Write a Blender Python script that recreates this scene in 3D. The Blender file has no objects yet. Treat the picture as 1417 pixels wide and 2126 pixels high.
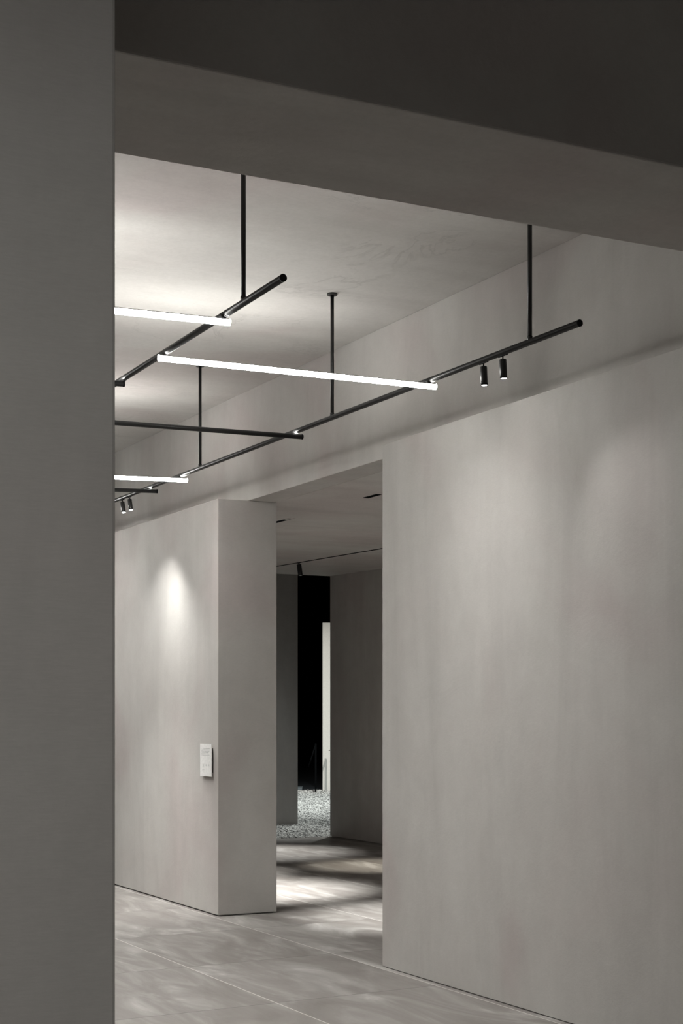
import bpy, bmesh, math, random
import numpy as np
from mathutils import Vector, Matrix

random.seed(7)
rng = np.random.default_rng(11)
C = bpy.context.scene.collection
D = bpy.data

# ------------------------------------------------------------------ helpers
def bm_box(bm, x0, x1, y0, y1, z0, z1, bevel=0.0):
    vs = [bm.verts.new(p) for p in [(x0,y0,z0),(x1,y0,z0),(x1,y1,z0),(x0,y1,z0),(x0,y0,z1),(x1,y0,z1),(x1,y1,z1),(x0,y1,z1)]]
    fs = [(0,3,2,1),(4,5,6,7),(0,1,5,4),(1,2,6,5),(2,3,7,6),(3,0,4,7)]
    faces = [bm.faces.new([vs[i] for i in f]) for f in fs]
    if bevel:
        es = set(e for f in faces for e in f.edges)
        bmesh.ops.bevel(bm, geom=list(es), offset=bevel, segments=2, affect='EDGES', profile=0.5)

def frame_for(d):
    d = Vector(d).normalized()
    up = Vector((0,0,1)) if abs(d.z) < 0.9 else Vector((0,1,0))
    a = d.cross(up).normalized(); b = a.cross(d).normalized()
    return d, a, b          # b is the 'up-ish' side

def bm_tube(bm, p, q, r, n=24, r2=None, cap=True, chamfer=0.0, smooth=True):
    p, q = Vector(p), Vector(q); r2 = r if r2 is None else r2
    d, a, b = frame_for(q - p)
    prof = []
    if chamfer: prof += [(p, r-chamfer), (p + d*chamfer, r), (q - d*chamfer, r2), (q, r2-chamfer)]
    else: prof = [(p, r), (q, r2)]
    rings = []
    for c, rr in prof:
        rings.append([bm.verts.new(c + (a*math.cos(t) + b*math.sin(t))*rr) for t in [2*math.pi*i/n for i in range(n)]])
    for k in range(len(rings)-1):
        for i in range(n):
            f = bm.faces.new([rings[k][i], rings[k][(i+1)%n], rings[k+1][(i+1)%n], rings[k+1][i]]); f.smooth = smooth
    if cap:
        bm.faces.new(list(reversed(rings[0]))); bm.faces.new(rings[-1])

def bm_arc(bm, p, q, r0, r1, t0, t1, n=14):
    """curved shell between radii r0<r1 over an arc of the circle around p-q (closed solid)"""
    p, q = Vector(p), Vector(q)
    d, a, b = frame_for(q - p)
    def ring(c):
        ts = [t0 + (t1-t0)*i/n for i in range(n+1)]
        o = [c + (a*math.cos(t) + b*math.sin(t))*r1 for t in ts]
        i_ = [c + (a*math.cos(t) + b*math.sin(t))*r0 for t in reversed(ts)]
        return [bm.verts.new(v) for v in o + i_]
    A, B = ring(p), ring(q); m = len(A)
    for i in range(m):
        f = bm.faces.new([A[i], A[(i+1)%m], B[(i+1)%m], B[i]]); f.smooth = i < n
    bm.faces.new(list(reversed(A))); bm.faces.new(B)

def obj(name, bm, mat, parent=None, loc=None):
    bmesh.ops.recalc_face_normals(bm, faces=bm.faces[:])
    me = D.meshes.new(name); bm.to_mesh(me); bm.free()
    o = D.objects.new(name, me); C.objects.link(o)
    if mat: me.materials.append(mat)
    if loc is not None: o.location = loc
    if parent: o.parent = parent
    return o

def thing(name, label, cat, loc=(0,0,0), group=None):
    o = D.objects.new(name, None); C.objects.link(o)
    o.location = loc; o.empty_display_size = .05
    o['label'] = label; o['category'] = cat
    if group: o['group'] = group
    return o

def tag(o, label, cat, group=None, kind=None):
    o['label'] = label; o['category'] = cat
    if group: o['group'] = group
    if kind: o['kind'] = kind
    return o

def struct(name, bm, mat, label=None, cat=None, parent=None):
    o = obj(name, bm, mat, parent)
    if not parent: o['kind'] = 'structure'
    if label: o['label'] = label
    if cat: o['category'] = cat
    return o

# ------------------------------------------------------------------ materials
def new_mat(name):
    m = D.materials.new(name); m.use_nodes = True
    nt = m.node_tree; b = nt.nodes['Principled BSDF']
    return m, nt, b

def N(nt, t, **kw):
    n = nt.nodes.new(t)
    for k, v in kw.items(): setattr(n, k, v)
    return n

def mapping(nt, scale=(1,1,1), rot=(0,0,0), loc=(0,0,0), src=None):
    if src is None: src = N(nt, 'ShaderNodeNewGeometry').outputs['Position']
    mp = N(nt, 'ShaderNodeMapping')
    mp.inputs['Scale'].default_value = scale; mp.inputs['Rotation'].default_value = rot; mp.inputs['Location'].default_value = loc
    nt.links.new(src, mp.inputs['Vector'])
    return mp.outputs[0]

def noise(nt, vec, scale, detail=4, rough=.55, dist=0):
    n = N(nt, 'ShaderNodeTexNoise'); n.inputs['Scale'].default_value = scale
    n.inputs['Detail'].default_value = detail; n.inputs['Roughness'].default_value = rough; n.inputs['Distortion'].default_value = dist
    nt.links.new(vec, n.inputs['Vector']); return n.outputs['Fac']

def ramp(nt, fac, stops):
    r = N(nt, 'ShaderNodeValToRGB'); e = r.color_ramp.elements
    while len(e) < len(stops): e.new(.5)
    for i, (p, c) in enumerate(stops):
        e[i].position = p; e[i].color = (*c, 1) if len(c) == 3 else c
    nt.links.new(fac, r.inputs[0]); return r.outputs[0]

def mixc(nt, fac, a, b, mode='MIX'):
    m = N(nt, 'ShaderNodeMix', data_type='RGBA', blend_type=mode)
    for s, v in ((m.inputs[0], fac), (m.inputs[6], a), (m.inputs[7], b)):
        if hasattr(v, 'links'): nt.links.new(v, s)
        else: s.default_value = v if not isinstance(v, tuple) else (*v, 1)
    return m.outputs[2]

def math_n(nt, op, a, b=None, c=None, clamp=False):
    m = N(nt, 'ShaderNodeMath', operation=op); m.use_clamp = clamp
    for i, v in enumerate((a, b, c)):
        if v is None: continue
        if hasattr(v, 'links'): nt.links.new(v, m.inputs[i])
        else: m.inputs[i].default_value = v
    return m.outputs[0]

def plaster(name, base, vary=1.0, streak='Z', seed=0.0, waves=0.0):
    """troweled lime plaster: cool/warm grey clouds, vertical washes, fine brushed grain, trowel lap lines"""
    m, nt, b = new_mat(name)
    L = (seed*3.1, seed*1.7, seed*2.3)
    cl = noise(nt, mapping(nt, loc=L), .75, 5, .5, .6)
    tint = ramp(nt, cl, [(.34, tuple(base*c for c in (1.035,1.012,.972))), (.5, tuple(base*c for c in (.995,.962,.922))), (.64, tuple(base*c for c in (.94,.868,.84)))])
    sc = {'Z': (2.2,2.2,.35), 'X': (.35,2.2,1), 'Y': (2.2,.35,1)}[streak]
    st = noise(nt, mapping(nt, sc, loc=L), 1.3, 5, .6, .8)
    stc = ramp(nt, st, [(.25, (1-.10*vary,)*3), (.55, (1,)*3), (.8, (1+.06*vary,)*3)])
    col = mixc(nt, 1.0, tint, stc, 'MULTIPLY')
    gr = noise(nt, mapping(nt, (6,6,60)), 7, 4, .7)
    grc = ramp(nt, gr, [(.3, (.955,)*3), (.7, (1.035,)*3)])
    col = mixc(nt, 1.0, col, grc, 'MULTIPLY')
    mot = noise(nt, mapping(nt, loc=L), 5.5, 8, .65, .3)
    motc = ramp(nt, mot, [(.3, (.955,)*3), (.7, (1.03,)*3)])
    col = mixc(nt, 1.0, col, motc, 'MULTIPLY')
    # trowel laps: ridge of a distorted noise
    w = noise(nt, mapping(nt, (1,1,1.2), loc=(L[0]+4, L[1], L[2])), .9, 6, .6, 1.2)
    rg = math_n(nt, 'ABSOLUTE', math_n(nt, 'SUBTRACT', w, .52))
    rid = ramp(nt, rg, [(0, (1,)*3), (.012, (0,)*3)])
    gate = ramp(nt, noise(nt, mapping(nt, loc=L), 1.1, 2), [(.5, (0,)*3), (.62, (1,)*3)])
    rm = math_n(nt, 'MULTIPLY', math_n(nt, 'MULTIPLY', rid, gate), .10 + waves)
    col = mixc(nt, rm, col, tuple(base*c*.72 for c in (1,.97,.93)))
    nt.links.new(col, b.inputs['Base Color'])
    b.inputs['Roughness'].default_value = .78
    b.inputs['Specular IOR Level'].default_value = .3
    bp = N(nt, 'ShaderNodeBump'); bp.inputs['Strength'].default_value = .25; bp.inputs['Distance'].default_value = .004
    h = math_n(nt, 'ADD', noise(nt, mapping(nt), 28, 6, .7), math_n(nt, 'MULTIPLY', noise(nt, mapping(nt), 2.6, 4, .6, .8), 2.5))
    nt.links.new(h, bp.inputs['Height']); nt.links.new(bp.outputs[0], b.inputs['Normal'])
    return m

def simple(name, col, rough=.5, metal=0, spec=.5):
    m, nt, b = new_mat(name)
    n = noise(nt, mapping(nt), 60, 3)
    c = ramp(nt, n, [(.3, tuple(x*.92 for x in col)), (.7, tuple(x*1.06 for x in col))])
    nt.links.new(c, b.inputs['Base Color'])
    b.inputs['Roughness'].default_value = rough; b.inputs['Metallic'].default_value = metal; b.inputs['Specular IOR Level'].default_value = spec
    return m

def emit(name, col, s):
    m, nt, b = new_mat(name)
    b.inputs['Base Color'].default_value = (.8,.8,.8,1)
    b.inputs['Emission Color'].default_value = (*col, 1); b.inputs['Emission Strength'].default_value = s
    return m

TUBE_L = 64.0
DOWN_S, UP_S = 125, 175
DOWN_W = 12.5; UP_W = 12.0
LIGHT = (1.0, .985, .945)
M_wall = plaster('plaster_wall', 0.53, 1.0, 'Z', 1)
M_wall2 = plaster('plaster_wall_cool', 0.5, 1.0, 'Z', 5.2)
M_dark = plaster('plaster_corridor', 0.56, 1.1, 'Z', 9)
M_ceil = plaster('plaster_ceiling', 0.52, .9, 'X', 3, .45)
M_ceil2 = plaster('plaster_corridor_ceiling', 0.58, 1.0, 'X', 7)
M_beam = plaster('plaster_lintel', 0.56, 1.1, 'X', 12)
M_black = simple('black_powder_coat', (.010,.010,.010), .38, 0, .45)
M_black_m = simple('matt_black_paint', (.006,.006,.007), .8, 0, .2)
M_alu = simple('satin_channel', (.35,.34,.33), .4, .6)
M_tube = emit('lit_diffuser', LIGHT, TUBE_L)
M_glow = emit('upward_glow', LIGHT, 4)
M_off = simple('dark_louvre', (.012,.012,.012), .5)
M_lens = emit('lit_lens', LIGHT, 14)
M_lens_off = simple('lens_glass', (.03,.035,.04), .15)
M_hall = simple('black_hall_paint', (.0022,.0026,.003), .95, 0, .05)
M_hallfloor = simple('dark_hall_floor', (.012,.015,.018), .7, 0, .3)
M_white = simple('white_board', (.88,.88,.87), .5)
M_ink = simple('grey_ink', (.42,.42,.42), .7)
M_panel = simple('white_panel_paint', (.62,.62,.58), .7)
M_slab = plaster('plaster_garden_wall', 0.62, 1.0, 'Z', 21)

# floor tiles: large matt stone-look porcelain with cloudy brushed veining and pale / dark joints
def floor_mat():
    m, nt, b = new_mat('stone_tile_floor')
    g = N(nt, 'ShaderNodeNewGeometry'); s = N(nt, 'ShaderNodeSeparateXYZ'); nt.links.new(g.outputs['Position'], s.inputs[0])
    X, Y = s.outputs[0], s.outputs[1]
    u = math_n(nt, 'SUBTRACT', X, 3.335)                                       # joints every 1.0 m across
    v = math_n(nt, 'SUBTRACT', math_n(nt, 'MULTIPLY_ADD', X, -.062, Y), 7.055)    # joints every 1.27 m along
    v = math_n(nt, 'DIVIDE', v, 1.275)
    def joint(c, size, wdt):
        fr = math_n(nt, 'FRACT', c)
        d = math_n(nt, 'MINIMUM', fr, math_n(nt, 'SUBTRACT', 1.0, fr))
        return math_n(nt, 'LESS_THAN', math_n(nt, 'MULTIPLY', d, size), wdt)
    ju = joint(u, 1.0, .0032); jv = joint(v, 1.275, .0032)
    # a random number per tile
    cell = N(nt, 'ShaderNodeCombineXYZ')
    nt.links.new(math_n(nt, 'FLOOR', u), cell.inputs[0]); nt.links.new(math_n(nt, 'FLOOR', v), cell.inputs[1])
    wn = N(nt, 'ShaderNodeTexWhiteNoise', noise_dimensions='2D'); nt.links.new(cell.outputs[0], wn.inputs['Vector'])
    off = N(nt, 'ShaderNodeVectorMath', operation='MULTIPLY_ADD'); nt.links.new(wn.outputs['Color'], off.inputs[0])
    off.inputs[1].default_value = (7,7,7); nt.links.new(g.outputs['Position'], off.inputs[2])
    P = off.outputs[0]
    st = noise(nt, mapping(nt, (2.0, .55, 1), (0,0,-.22), src=P), 1.5, 7, .58, 1.6)
    c = ramp(nt, st, [(.30, (.215,.198,.185)), (.48, (.265,.248,.234)), (.59, (.34,.326,.31)), (.72, (.50,.487,.47))])
    st2 = noise(nt, mapping(nt, (6, .9, 1), (0,0,-.30), src=P), 2.6, 6, .65, .8)
    c = mixc(nt, 1.0, c, ramp(nt, st2, [(.25, (.90,)*3), (.6, (1.0,)*3), (.8, (1.12,)*3)]), 'MULTIPLY')
    tv = ramp(nt, wn.outputs['Value'], [(0, (.92,.915,.91)), (1, (1.06,1.065,1.07))])
    c = mixc(nt, 1.0, c, tv, 'MULTIPLY')
    c = mixc(nt, jv, c, (.10,.095,.09)); c = mixc(nt, ju, c, (.66,.65,.62))
    nt.links.new(c, b.inputs['Base Color'])
    r = ramp(nt, st2, [(.3, (.42,)*3), (.7, (.56,)*3)]); nt.links.new(r, b.inputs['Roughness'])
    b.inputs['Specular IOR Level'].default_value = .45
    bp = N(nt, 'ShaderNodeBump'); bp.inputs['Strength'].default_value = .3; bp.inputs['Distance'].default_value = .002
    h = math_n(nt, 'SUBTRACT', math_n(nt, 'MULTIPLY', st2, .3), math_n(nt, 'MAXIMUM', ju, jv))
    nt.links.new(h, bp.inputs['Height']); nt.links.new(bp.outputs[0], b.inputs['Normal'])
    return m
M_floor = floor_mat()

def gravel_mat(name, stone):
    m, nt, b = new_mat(name)
    if stone:
        at = N(nt, 'ShaderNodeAttribute', attribute_name='tone')
        c = ramp(nt, at.outputs['Fac'], [(0, (.03,.03,.028)), (.25, (.14,.14,.135)), (.55, (.40,.40,.385)), (1, (.68,.68,.65))])
    else:
        vo = N(nt, 'ShaderNodeTexVoronoi'); vo.inputs['Scale'].default_value = 28
        nt.links.new(mapping(nt), vo.inputs['Vector'])
        sp = N(nt, 'ShaderNodeSeparateColor'); nt.links.new(vo.outputs['Color'], sp.inputs[0])
        c = ramp(nt, sp.outputs[0], [(0, (.02,.02,.018)), (.5, (.12,.12,.11)), (1, (.3,.3,.29))])
        bp = N(nt, 'ShaderNodeBump'); bp.inputs['Distance'].default_value = .02; bp.invert = True
        nt.links.new(vo.outputs['Distance'], bp.inputs['Height']); nt.links.new(bp.outputs[0], b.inputs['Normal'])
    nt.links.new(c, b.inputs['Base Color']); b.inputs['Roughness'].default_value = .85
    return m
M_stone = gravel_mat('gravel_stone', True); M_grit = gravel_mat('gravel_bed', False)

# ------------------------------------------------------------------ setting
XW, XU, XB = 4.377, 4.623, 4.855      # face of the low walls, face of the wall above, back of both
ZT, ZC, ZB = 3.107, 3.934, 3.071      # low wall top, high ceiling, underside of lintel
YE = 16.89                            # end of the corridor

b = bmesh.new(); bm_box(b, -4.2, 8.9, -4.2, YE, -.15, 0)
struct('floor', b, M_floor)
b = bmesh.new(); bm_box(b, -4.2, XB, YE, 20.3, -.15, 0); struct('floor_gallery', b, M_floor)
b = bmesh.new(); bm_box(b, -4.2, XB, -4.2, 20.3, ZC, ZC+.2)
struct('ceiling', b, M_ceil)

def low_wall(y0, y1, gap=.006):
    b = bmesh.new()
    bm_box(b, XW, XB, y0, y1, gap, ZT, .004)
    bm_box(b, XW+.02, XB-.02, y0+.02, y1-.02, 0, gap+.002)
    return b
struct('wall_right', low_wall(-4.0, 8.021, .003), M_wall)
struct('wall_left', low_wall(10.565, 20.0, .008), M_wall2)
b = bmesh.new(); bm_box(b, XU, XB, -4.0, 20.0, ZT, ZC, .003); struct('wall_upper', b, M_wall)
# lintel over the wide opening the camera looks through, with the jamb it rests on
b = bmesh.new()
bm_box(b, -4.0, XW, 3.475, 4.109, ZB, ZC, .006)
bm_box(b, XW, XU, 3.475, 4.109, ZT, ZC)
struct('wall_lintel', b, M_beam)
b = bmesh.new(); bm_box(b, -4.0, .55, 3.475, 4.109, 0, ZB); struct('wall_jamb', b, M_wall)
# foreground wall on the left
b = bmesh.new()
bm_box(b, -4.0, .7, 2.062, 2.56, 0, ZC, .006)
struct('wall_near', b, M_wall2)
b = bmesh.new(); bm_box(b, -4.2, -4.0, -4.2, 20.2, 0, ZC); struct('wall_far_left', b, M_wall)
b = bmesh.new(); bm_box(b, -4.0, XB, -4.2, -4.0, 0, ZC); struct('wall_back', b, M_wall)
b = bmesh.new(); bm_box(b, -4.0, XB, 20.0, 20.2, 0, ZC); struct('wall_front', b, M_wall)
# corridor beyond the opening
b = bmesh.new()
def zc2(y): return ZT + max(0, (y-10.5))*.0155
ys = [0.0, 10.5, YE]; pts = []
for y in ys:
    pts.append([b.verts.new((x, y, z)) for x, z in ((XB, zc2(y)), (8.9, zc2(y)), (8.9, 3.6), (XB, 3.6))])
for i in range(2):
    for k in range(4): b.faces.new([pts[i][k], pts[i][(k+1)%4], pts[i+1][(k+1)%4], pts[i+1][k]])
b.faces.new(pts[0]); b.faces.new(list(reversed(pts[-1])))
struct('ceiling_corridor', b, M_ceil2)
b = bmesh.new(); bm_box(b, 8.484, 8.9, 0, YE, .008, 3.3, .005); bm_box(b, 8.5, 8.88, .02, YE-.02, 0, .01)
struct('wall_corridor', b, M_dark)
b = bmesh.new(); bm_box(b, XB, 8.484, -.2, 0, 0, 3.3); struct('wall_corridor_back', b, M_dark)

# gravel garden hall
b = bmesh.new(); bm_box(b, XB, 24, YE, 27.6, -.15, -.018)
struct('floor_gravel_bed', b, M_grit)
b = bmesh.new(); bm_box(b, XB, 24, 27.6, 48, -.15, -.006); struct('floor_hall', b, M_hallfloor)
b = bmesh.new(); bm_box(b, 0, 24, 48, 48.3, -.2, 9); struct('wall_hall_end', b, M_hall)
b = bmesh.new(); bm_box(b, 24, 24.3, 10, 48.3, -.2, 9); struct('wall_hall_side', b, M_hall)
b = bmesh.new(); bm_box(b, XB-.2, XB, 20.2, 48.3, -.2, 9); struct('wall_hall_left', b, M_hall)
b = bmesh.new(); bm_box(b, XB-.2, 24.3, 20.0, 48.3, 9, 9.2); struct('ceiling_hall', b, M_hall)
b = bmesh.new(); bm_box(b, 5.9, 9.046, 18.988, 19.4, -.02, 4.6, .006); struct('wall_garden', b, M_slab)

# gravel stones
iv = np.array([(1,0,0),(-1,0,0),(0,1,0),(0,-1,0),(0,0,1),(0,0,-1)], float)
jf = np.array([(0,2,4),(2,1,4),(1,3,4),(3,0,4),(2,0,5),(1,2,5),(3,1,5),(0,3,5)])
def gravel():
    pts = []
    def fill(n, x0, x1, y0, y1, r0, r1):
        x = rng.uniform(x0, x1, n); y = rng.uniform(y0, y1, n); r = rng.uniform(r0, r1, n)
        return np.stack([x, y, r], 1)
    # dense along the stretch seen through the corridor mouth, thinner towards the sides
    t = rng.uniform(0, 1, 95000)
    yy = 16.93 + t*10.6
    xc = 8.0 + (yy-16.93)*.535
    A = np.stack([xc + rng.uniform(-1.6, 1.6, len(t)), yy, rng.uniform(.010, .022, len(t))], 1)
    Bq = fill(30000, 5.0, 17.0, 16.95, 27.5, .012, .024)
    P = np.concatenate([A, Bq])
    P = P[(P[:,0] > XB+.05) & (P[:,1] > YE+.03)]
    P = P[~((P[:,0] < 9.08) & (P[:,0] > 5.86) & (P[:,1] > 18.95) & (P[:,1] < 19.44))]
    c0, s0 = math.cos(math.radians(27.1)), math.sin(math.radians(27.1))
    for (qx, qy, hw, hd) in ((14.02, 27.02, .60, .14), (13.137, 26.772, .17, .17)):
        a_ = (P[:,0]-qx)*c0 - (P[:,1]-qy)*s0; b_ = (P[:,0]-qx)*s0 + (P[:,1]-qy)*c0
        P = P[~((abs(a_) < hw) & (abs(b_) < hd))]
    n = len(P)
    s = P[:,2][:,None]*np.stack([rng.uniform(.7,1.3,n), rng.uniform(.7,1.3,n), rng.uniform(.45,.8,n)], 1)
    a = rng.uniform(0, 6.283, n)
    V = iv[None]*(1 + rng.uniform(-.22, .22, (n, len(iv), 1)))*s[:,None,:]
    x = V[...,0]*np.cos(a)[:,None] - V[...,1]*np.sin(a)[:,None]; y = V[...,0]*np.sin(a)[:,None] + V[...,1]*np.cos(a)[:,None]
    tl = rng.normal(0, .5, n)[:,None]; z = V[...,2] + x*tl*.6
    V = np.stack([x + P[:,0][:,None], y + P[:,1][:,None], z - .016 + s[:,2][:,None]*.7], 2)
    F = (jf[None] + (np.arange(n)*len(iv))[:,None,None]).reshape(-1, 3)
    me = D.meshes.new('gravel'); V = V.reshape(-1, 3)
    me.vertices.add(len(V)); me.vertices.foreach_set('co', V.astype(np.float32).ravel())
    me.loops.add(F.size); me.loops.foreach_set('vertex_index', F.astype(np.int32).ravel())
    me.polygons.add(len(F)); me.polygons.foreach_set('loop_start', np.arange(0, F.size, 3, dtype=np.int32))
    me.update(calc_edges=True)
    at = me.attributes.new('tone', 'FLOAT', 'POINT')
    at.data.foreach_set('value', np.repeat(rng.beta(1.5, 1.3, n), len(iv)).astype(np.float32))
    me.materials.append(M_stone)
    o = D.objects.new('gravel', me); C.objects.link(o)
    tag(o, 'loose pale grey gravel covering the ground past the corridor', 'gravel', kind='stuff')
gravel()

# ------------------------------------------------------------------ suspended lighting frame
R_P = .0150; ZP = 3.217; ZX = 3.185
def pipe(label, x0, y0, x1, y1, rods, seams=()):
    """round pipe hung on thin rods; each rod ends in a small round ceiling rose"""
    t = thing('suspended_pipe', label, 'lighting pipe', (x0, y0, ZP), 'black pipes hung from the ceiling')
    dx, dy = x1-x0, y1-y0
    b = bmesh.new(); bm_tube(b, (0,0,0), (dx, dy, 0), R_P, 28, chamfer=.0012)
    obj('pipe', b, M_black, t)
    b = bmesh.new(); L = math.hypot(dx, dy); ux, uy = dx/L, dy/L
    bm_tube(b, (-ux*.006, -uy*.006, 0), (ux*.003, uy*.003, 0), R_P+.0006, 28, chamfer=.001)
    obj('end_cap', b, M_black_m, t)
    for y in rods:
        k = (y-y0)/dy; px, py = dx*k, dy*k
        b = bmesh.new(); bm_tube(b, (px, py, R_P*.5), (px, py, ZC-ZP-.004), .0105, 20)
        bm_tube(b, (px, py, R_P*.6), (px, py, R_P+.012), .0125, 20, chamfer=.001)
        r = obj('hanging_rod', b, M_black, t)
        b = bmesh.new(); bm_tube(b, (px, py, ZC-ZP-.011), (px, py, ZC-ZP-.0002), .030, 28, chamfer=.002)
        obj('ceiling_rose', b, M_black, r)
    for y in seams:
        k = (y-y0)/dy; px, py = dx*k, dy*k
        b = bmesh.new(); bm_tube(b, (px-ux*.004, py-uy*.004, 0), (px+ux*.004, py+uy*.004, 0), R_P+.0007, 28)
        obj('joint_ring', b, M_black_m, t)
    return t
pipe('long black pipe nearest the right wall, hung on rods and carrying two pairs of spotlights', 3.992, 5.513, 3.985, 17.6, (5.897, 7.916, 9.956, 11.99, 14.0, 16.0))
pipe('black pipe with its free end near the beam, running behind the foreground wall', 2.542, 5.473, 2.70, 14.1, (5.88, 8.9, 11.3, 13.6), (6.06,))
pipe('black pipe wholly behind the foreground wall, carrying the left ends of the bars', 1.13, 5.5, 1.13, 12.0, (5.9, 8.9, 11.5))

PIPES = {'A': (3.992,5.513,3.985,17.6), 'B': (2.542,5.473,2.70,14.1), 'C': (1.13,5.5,1.13,12.0)}
def linear(name, label, x0, y0, x1, y1, lit, pipes_at='BA'):
    t = thing(name, label, 'linear light', ((x0+x1)/2, (y0+y1)/2, ZX), 'round bar lights laid across the pipes')
    cx, cy = (x0+x1)/2, (y0+y1)/2
    p = (x0-cx, y0-cy, 0); q = (x1-cx, y1-cy, 0)
    dv = (Vector(q)-Vector(p)).normalized()
    if lit:
        # opaque channel on top, white diffuser around sides and underside
        b = bmesh.new(); bm_arc(b, p, q, .0118, .0156, math.radians(36), math.radians(144), 8); obj('channel', b, M_alu, t)
        b = bmesh.new(); bm_arc(b, p, q, .0090, .0150, math.radians(-216), math.radians(36), 16); obj('diffuser', b, M_tube, t)
        b = bmesh.new(); bm_tube(b, Vector(p)-dv*.003, Vector(p)+dv*.002, .0147, 24); obj('end_cap', b, M_tube, t)
        b = bmesh.new(); bm_tube(b, Vector(q)-dv*.002, Vector(q)+dv*.003, .0147, 24); obj('end_cap', b, M_tube, t)
    else:
        b = bmesh.new(); bm_arc(b, p, q, .0135, .0150, math.radians(-238), math.radians(58), 26); obj('housing', b, M_black, t)
        b = bmesh.new(); bm_box(b, -.7, .7, -.0095, .0095, .006, .009); o = obj('upward_diffuser', b, M_glow, t); o.rotation_euler = (0,0,math.atan2(y1-y0, x1-x0))
        for e, s in ((p, 1), (q, -1)):
            e = Vector(e); b = bmesh.new(); bm_tube(b, e-dv*s*.004, e+dv*s*.006, .0156, 26, chamfer=.001); obj('end_cap', b, M_black_m, t)
    # the light the bar throws: lit bars shine down, the black ones shine up at the ceiling
    AL = D.lights.new('bar_glow', 'AREA'); AL.shape = 'RECTANGLE'; AL.size = abs(x1-x0)-.04; AL.size_y = .020 if lit else .014
    AL.energy = DOWN_W if lit else UP_W; AL.color = LIGHT; AL.spread = math.radians(DOWN_S if lit else UP_S)
    ao = D.objects.new('bar_glow', AL); C.objects.link(ao); ao.parent = t
    ao.rotation_euler = (0 if lit else math.pi, 0, math.atan2(y1-y0, x1-x0))
    ao.location = (0, 0, -.0165 if lit else .0095)
    for e, (xa, ya, xb, yb) in ((p, PIPES[pipes_at[0]]), (q, PIPES[pipes_at[1]])):      # clip that carries the bar under the pipe
        wy = e[1] + cy; wx = xa + (xb-xa)*(wy-ya)/(yb-ya)
        k = (wx-cx)/dv.x; e = dv*k
        b = bmesh.new(); bm_tube(b, e + Vector((0,0,.012)), e + Vector((0,0,.0185)), .004, 12); obj('clip', b, M_black_m, t)
    return t
linear('bar_light', 'lit white bar nearest the overhead beam, running out from behind the foreground wall', 1.07, 6.205, 2.572, 6.082, True, 'CB')
linear('bar_light', 'fully visible lit white bar joining the two black pipes', 2.533, 6.840, 4.019, 6.797, True)
linear('bar_light', 'black upward-shining bar lowest beside foreground wall, a short stub under the nearer pipe', 1.09, 7.60, 2.573, 7.460, False, 'CB')
linear('bar_light', 'long black upward-shining bar crossing in front of a thin hanging rod', 2.50, 8.500, 4.026, 8.390, False)
linear('bar_light', 'farthest lit white bar, low beside the foreground wall', 2.55, 10.62, 4.034, 10.318, True)
linear('bar_light', 'short visible dark upward-shining bar just below the farthest lit bar', 2.57, 11.27, 4.033, 10.932, False)
# the rest of the run, behind the foreground wall
linear('bar_light', 'lit white bar behind the foreground wall, middle of the far room', 1.0, 9.55, 2.61, 9.45, True, 'CB')
linear('bar_light', 'lit white bar behind the foreground wall at the far end of the room', 2.55, 14.0, 4.02, 13.8, True)

linear('bar_light', 'added lit white bar hidden behind the foreground wall, nearer of those under the left pipes', 1.0, 8.40, 2.60, 8.28, True, 'CB')  # unseen extra bar, added for more light in the far room
linear('bar_light', 'added lit white bar hidden behind the foreground wall beside the two tiny spotlights', 2.55, 12.75, 4.02, 12.6, True)  # unseen extra bar, added to brighten the left gallery wall

def spot_head(parent, r, ln, lit, lens_mat):
    """cylinder head pointing down local -Z, top at origin"""
    b = bmesh.new(); bm_tube(b, (0,0,-ln), (0,0,0), r, 28, chamfer=.0012)
    h = obj('head', b, M_black, parent)
    b = bmesh.new(); bm_tube(b, (0,0,-ln-.003), (0,0,-ln+.001), r*.86, 28, chamfer=.0012)
    obj('lens', b, lens_mat, h)
    b = bmesh.new(); bm_arc(b, (0,0,-ln-.005), (0,0,-ln+.004), r*.90, r*1.0, 0, 2*math.pi-.0001, 28)
    obj('bezel', b, M_black_m, h)
    return h

def lamp(name, parent, loc, target, power, size, blend, col=LIGHT, radius=.012):
    """a spotlight's bulb: world-space position and aim"""
    L = D.lights.new(name, 'SPOT'); L.energy = power; L.spot_size = math.radians(size); L.spot_blend = blend
    L.color = col; L.shadow_soft_size = radius
    o = D.objects.new(name, L); C.objects.link(o)
    d = Vector(target) - Vector(loc)
    o.matrix_world = Matrix.Translation(loc) @ d.to_track_quat('-Z', 'Y').to_matrix().to_4x4()
    if parent:
        bpy.context.view_layer.update()
        o.parent = parent; o.matrix_parent_inverse = parent.matrix_world.inverted()
    return o

def pipe_spot(label, top, tilt, target, power, size, blend):
    """top = where the stem meets the underside of the pipe; tilt = (dx, dy) of the head's foot"""
    t = thing('pipe_spotlight', label, 'spotlight', top, 'small black cylinder spotlights clipped under the pipe')
    b = bmesh.new()
    bm_tube(b, (0,0,.002), (0,0,-.022), .0035, 12)
    bm_box(b, -.005, .005, -.038, .038, -.0035, .0015, .001)
    obj('stem', b, M_black_m, t)
    r, ln = .0172, .088
    d = Vector((tilt[0], tilt[1], -ln)).normalized()
    piv = Vector((0,0,-.020))
    q = (-d).to_track_quat('Z', 'Y')
    e = spot_head(t, r, ln, True, M_lens); e.location = piv; e.rotation_euler = q.to_euler()
    bpy.context.view_layer.update()
    tip = Vector(top) + piv + d*(ln+.012)
    lamp('spot_bulb', t, tip, target, power, size, blend)
    return t
zu = ZP - R_P
pipe_spot('lower left of the two lit spotlights near the right pipe end', (3.99, 6.291, zu), (.0, -.008), (4.0, 6.9, 0), 3, 80, 1)
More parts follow.
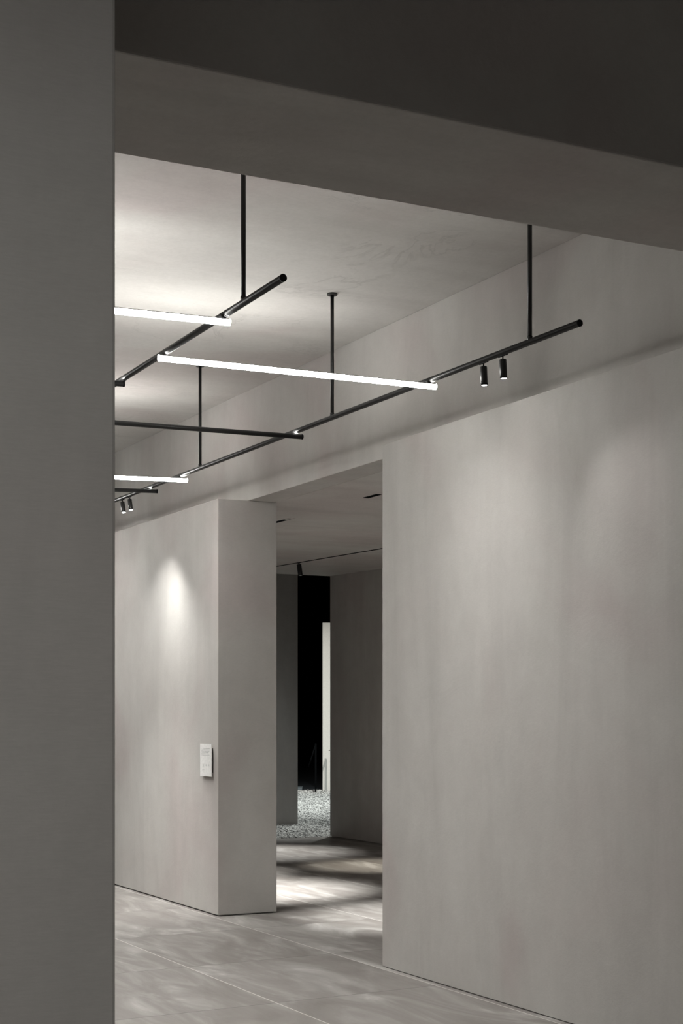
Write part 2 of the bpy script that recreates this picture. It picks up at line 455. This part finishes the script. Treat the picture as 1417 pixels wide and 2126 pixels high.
pipe_spot('upper right of the two lit spotlights near the right pipe end', (3.99, 6.121, zu), (.0, -.008), (3.85, 4.0, 0), 19, 100, 1)
pipe_spot('left one of two tiny spotlights hanging right beside the foreground wall', (3.989, 11.60, zu), (.0, -.033), (4.40, 11.0, .9), 40, 64, .9)
pipe_spot('right one of two tiny spotlights beside the foreground wall, tilted over gallery wall', (3.989, 11.43, zu), (.0, -.033), (4.17, 12.2, .0), 72, 95, 1)

pipe_spot('added small spotlight on the nearer pipe, hidden behind the foreground wall', (2.642, 10.95, zu), (.03, .02), (3.75, 11.7, 0), 250, 62, 1)  # unseen spotlight added to light the floor and lower gallery wall

# ------------------------------------------------------------------ corridor ceiling fittings
def slot(label, x, y0, y1, spots):
    z = zc2((y0+y1)/2)
    t = thing('slot_downlight', label, 'downlight', (x, (y0+y1)/2, z), 'narrow black slot lights in the corridor ceiling')
    hy = (y1-y0)/2; w = .021
    b = bmesh.new()
    bm_box(b, -w, -w+.003, -hy, hy, -.004, .0); bm_box(b, w-.003, w, -hy, hy, -.004, .0)
    bm_box(b, -w, w, -hy, -hy+.003, -.004, .0); bm_box(b, -w, w, hy-.003, hy, -.004, .0)
    obj('rim', b, M_black_m, t)
    b = bmesh.new(); bm_box(b, -w+.003, w-.003, -hy+.003, hy-.003, -.0015, .0); obj('louvre', b, M_hall, t)
    for (yy, tx, ty, pw, sz, bl) in spots:
        lamp('spot_bulb', t, (x, yy, z-.012), (tx, ty, 0), pw, sz, bl)
slot('short black ceiling slot close to the big right wall edge', 5.333, 9.824, 10.027, [(9.92, 5.75, 9.85, 800, 44, 1)])
slot('black ceiling slot cut off by the pier, above the brightest floor pool', 5.405, 11.338, 12.05, [(11.6, 5.25, 12.05, 1600, 46, 1)])

slot('added black ceiling slot of the corridor hidden behind the big right wall', 5.30, 7.5, 8.1, [(7.6, 6.2, 7.4, 1300, 56, 1)])  # unseen slot light added to lift the corridor walls and ceiling
slot('added black ceiling slot of the corridor hidden behind the pier', 5.43, 13.2, 13.9, [(13.5, 5.25, 13.6, 900, 44, 1)])  # another added slot light, out of sight, brightening the corridor

t = thing('ceiling_track', 'thin black track line recessed across the corridor ceiling', 'track', (7.295, 10.0, 0))
b = bmesh.new()
pa, pb = 8.0, YE-.4
for (a, c, lo) in ((-.012, -.009, .004), (.009, .012, .004), (-.009, .009, .0015)):
    vs = []
    for y in (pa, 10.5, pb):
        z = zc2(y)
        vs.append([b.verts.new((x, y-10, zz)) for x, zz in ((a, z-lo), (c, z-lo), (c, z+.001), (a, z+.001))])
    for i in range(2):
        for k in range(4): b.faces.new([vs[i][k], vs[i][(k+1)%4], vs[i+1][(k+1)%4], vs[i+1][k]])
    b.faces.new(vs[0]); b.faces.new(list(reversed(vs[-1])))
obj('profile', b, M_black_m, t)

def track_spot(label, y, lit, target=None, power=0, size=40, blend=.8, col=LIGHT, tilt=(.0, -.02)):
    z = zc2(y)
    t = thing('track_spotlight', label, 'spotlight', (7.295, y, z-.002), 'black spotlights on the corridor ceiling track')
    b = bmesh.new(); bm_tube(b, (0,0,-.02), (0,0,.0), .008, 14); bm_box(b, -.007, .007, -.05, .05, -.006, 0)
    obj('stem', b, M_black_m, t)
    ln = .122; d = Vector((tilt[0], tilt[1], -ln)).normalized()
    e = spot_head(t, .026, ln, lit, M_lens if lit else M_lens_off)
    e.location = (0,0,-.02); e.rotation_euler = (-d).to_track_quat('Z', 'Y').to_euler()
    if lit:
        bpy.context.view_layer.update()
        tip = Vector((7.295, y, z-.022)) + d*(ln+.015)
        lamp('spot_bulb', t, tip, target, power, size, blend, col)
track_spot('single black cylinder spotlight silhouetted at the end of the corridor', 15.285, False, tilt=(.012, -.012))
track_spot('lit spotlight on the track hidden behind the big right wall', 13.0, True, (7.3, 13.4, 0), 420, 34, 1, (1.0,.93,.80), (0, .012))
track_spot('lit spotlight on the track hidden behind the pier', 16.25, True, (6.95, 15.3, 0), 600, 40, 1, LIGHT, (-.01, -.02))

# ------------------------------------------------------------------ wall sign
t = thing('wall_sign', 'small white text board fixed to the gallery wall beside the pier', 'sign', (4.377, 10.753, 1.157))
b = bmesh.new(); bm_box(b, -.024, -.017, -.111, .111, -.122, .122, .001); obj('board', b, M_white, t)
b = bmesh.new(); bm_box(b, -.017, 0, -.085, .085, -.09, .09); obj('spacer', b, M_black_m, t)
def text_block(runs):
    b = bmesh.new()
    for z, y, yb, h in runs:             # y > yb : text reads from far (left in view) to near (right in view)
        while y > yb:
            w = min(random.uniform(.006, .022), y-yb+.001); k = y
            while k > y-w:               # a word = a few letter strokes
                bm_box(b, -.0243, -.0239, k-.0016, k, z-h*random.uniform(.3,.5), z+h*random.uniform(.3,.6)); k -= .0027
            y -= w + .0035
    obj('lettering', b, M_ink, t)
text_block([(z, .084, -.090 + (0, .0, .012, .03, .02, .012)[i], .0045) for i, z in enumerate((.088, .078, .068, .058, .048, .038))])
text_block([(z, .058, .030, .0035) for z in (-.032, -.041, -.050)])
text_block([(z, .0, -.022, .0035) for z in (-.032, -.041, -.050)])
text_block([(z, -.048, -.075, .0035) for z in (-.030, -.039, -.048)])
text_block([(z, .062, .030, .0035) for z in (-.073, -.082)])

# ------------------------------------------------------------------ things past the corridor
def yawbox(b, c, yaw, hx, hy, z0, z1, bev=.003):
    n0 = len(b.verts); bm_box(b, -hx, hx, -hy, hy, z0, z1, bev); b.verts.ensure_lookup_table()
    m = Matrix.Translation((c[0], c[1], 0)) @ Matrix.Rotation(yaw, 4, 'Z')
    for v in b.verts[n0:]: v.co = m @ v.co
YAW = math.radians(-27.1)
rv = Vector((math.cos(YAW), math.sin(YAW), 0)); fv = Vector((-math.sin(YAW), math.cos(YAW), 0))
c = Vector((13.507, 27.222, 0)) + rv*.55 + fv*.06
b = bmesh.new(); bm_box(b, -.55, .55, -.06, .06, 0, 3.34, .004)
o = obj('display_panel', b, M_panel, None, c); o.rotation_euler = (0,0,YAW+math.radians(3))
o.location.z = -.018
tag(o, 'tall bright white panel standing past the gravel, a grey shadow near its foot', 'panel')

p0 = Vector((13.137, 26.772, 0))
t = thing('metal_stand', 'thin black post stand rising from the gravel in front of the dark hall', 'stand', p0)
b = bmesh.new(); bm_box(b, -.017, .017, -.017, .017, -.02, .94, .002); o = obj('post', b, M_hall, t); o.rotation_euler = (0,0,YAW)
b = bmesh.new(); A = Vector((0,0,.92)); Bq = A - rv*.14 + Vector((0,0,-.44)) + fv*.02
bm_tube(b, A, Bq, .014, 12); obj('brace', b, M_hall, t)
b = bmesh.new(); bm_box(b, -.07, .07, -.07, .07, -.02, -.008, .002); obj('foot_plate', b, M_black_m, t)

c = Vector((13.05, 28.15, 0))
b = bmesh.new(); bm_box(b, -.5, .42, -.25, .25, 0, .045, .004)
o = obj('low_plinth', b, simple('dark_blue_grey_paint', (.10,.12,.13), .6), None, c); o.rotation_euler = (0,0,YAW); o.location.z = -.006
tag(o, 'low dark blue grey slab lying behind the far edge of the gravel', 'plinth')

bracket_loc = (8.484, 16.872, 1.06)
b = bmesh.new(); bm_box(b, -.022, .0, -.012, .012, -.004, .004, .001)
o = obj('wall_bracket', b, M_white, None, bracket_loc)
tag(o, 'tiny white bracket on the end edge of the dark corridor wall', 'bracket')

# spotlights of the hall, high on a bar above the gravel (hidden by the corridor ceiling)
def hall_spot(label, loc, target, power, size, blend, col=LIGHT, rad=.05):
    t = thing('hall_spotlight', label, 'spotlight', loc, 'hall spotlights above the gravel')
    d = (Vector(target)-Vector(loc)).normalized()
    b = bmesh.new(); bm_tube(b, Vector((0,0,0)), -d*.3, .08, 20, chamfer=.005); obj('head', b, M_black_m, t)
    b = bmesh.new(); bm_tube(b, -d*.15, Vector((-d.x*.15, -d.y*.15, 9-loc[2])), .012, 10); obj('hanger', b, M_black_m, t)
    lamp('spot_bulb', t, Vector(loc)+d*.03, target, power, size, blend, col, rad)
hall_spot('hall spotlight lighting the middle of the gravel', (11.5, 22.0, 6.5), (11.2, 23.2, 0), 3000, 105, 1, (.95,1,.98))
hall_spot('hall spotlight lighting the gravel nearest the corridor', (9.6, 18.2, 6.0), (8.4, 17.7, 0), 900, 34, 1, (.97,1,.98))
hall_spot('warm hall spotlight lighting the white panel', (9.24, 23.07, 3.9), (13.65, 27.2, 1.5), 1150, 44, .8, (1,.96,.90), .02)

# ------------------------------------------------------------------ camera-side room: unseen bar lamp and spotlight added as fill
t = thing('bar_light', 'added lit white bar under the ceiling behind the camera, filling the near room', 'linear light', (-1.6, -2.6, ZC-.05), 'round bar lights laid across the pipes')
b = bmesh.new(); bm_arc(b, (-.75,0,0), (.75,0,0), .0118, .0156, math.radians(36), math.radians(144), 8); obj('channel', b, M_alu, t)
b = bmesh.new(); bm_arc(b, (-.75,0,0), (.75,0,0), .009, .015, math.radians(-216), math.radians(36), 16); obj('diffuser', b, emit('fill_diffuser_near_room', LIGHT, 75), t)
for x in (-.5, .5):
    b = bmesh.new(); bm_tube(b, (x,0,.014), (x,0,.05), .008, 14); obj('hanging_rod', b, M_black, t)

t = thing('pipe_spotlight', 'added black spotlight under the ceiling of the near room, brightening the foreground wall', 'spotlight', (-1.0, -1.6, ZC), 'added fill spotlights of the near room')  # unseen spotlight, added to brighten the foreground wall
b = bmesh.new(); bm_tube(b, (0,0,-.18), (0,0,0), .009, 12); obj('stem', b, M_black_m, t)
e = spot_head(t, .035, .14, True, M_lens); e.location = (0,0,-.17)
dd = (Vector((.3, 2.06, .8)) - Vector((-1.0, -1.6, ZC-.17))).normalized()
e.rotation_euler = (-dd).to_track_quat('Z', 'Y').to_euler()
lamp('spot_bulb', t, Vector((-1.0, -1.6, ZC-.17)) + dd*.16, (.3, 2.06, .5), 190, 58, 1, LIGHT, .03)

# ------------------------------------------------------------------ world, camera, view
w = D.worlds.new('World'); bpy.context.scene.world = w; w.use_nodes = True
w.node_tree.nodes['Background'].inputs[0].default_value = (0,0,0,1)

cam = D.cameras.new('Camera'); co = D.objects.new('Camera', cam); C.objects.link(co)
F_PX, CY = 3184.5, 1483.8
cam.sensor_fit = 'VERTICAL'; cam.sensor_height = 36.0; cam.sensor_width = 24.0
cam.lens = F_PX/2126*36.0
cam.shift_x = 0.0
cam.shift_y = (CY-1063)/2126
cam.clip_start = .05; cam.clip_end = 200
co.location = (0,0,1.5); co.rotation_euler = (math.radians(90), 0, math.radians(-27.1))
bpy.context.scene.camera = co
vs = bpy.context.scene.view_settings
vs.view_transform = 'Standard'; vs.look = 'None'; vs.exposure = 0.0; vs.gamma = 1.0; vs.use_curve_mapping = False
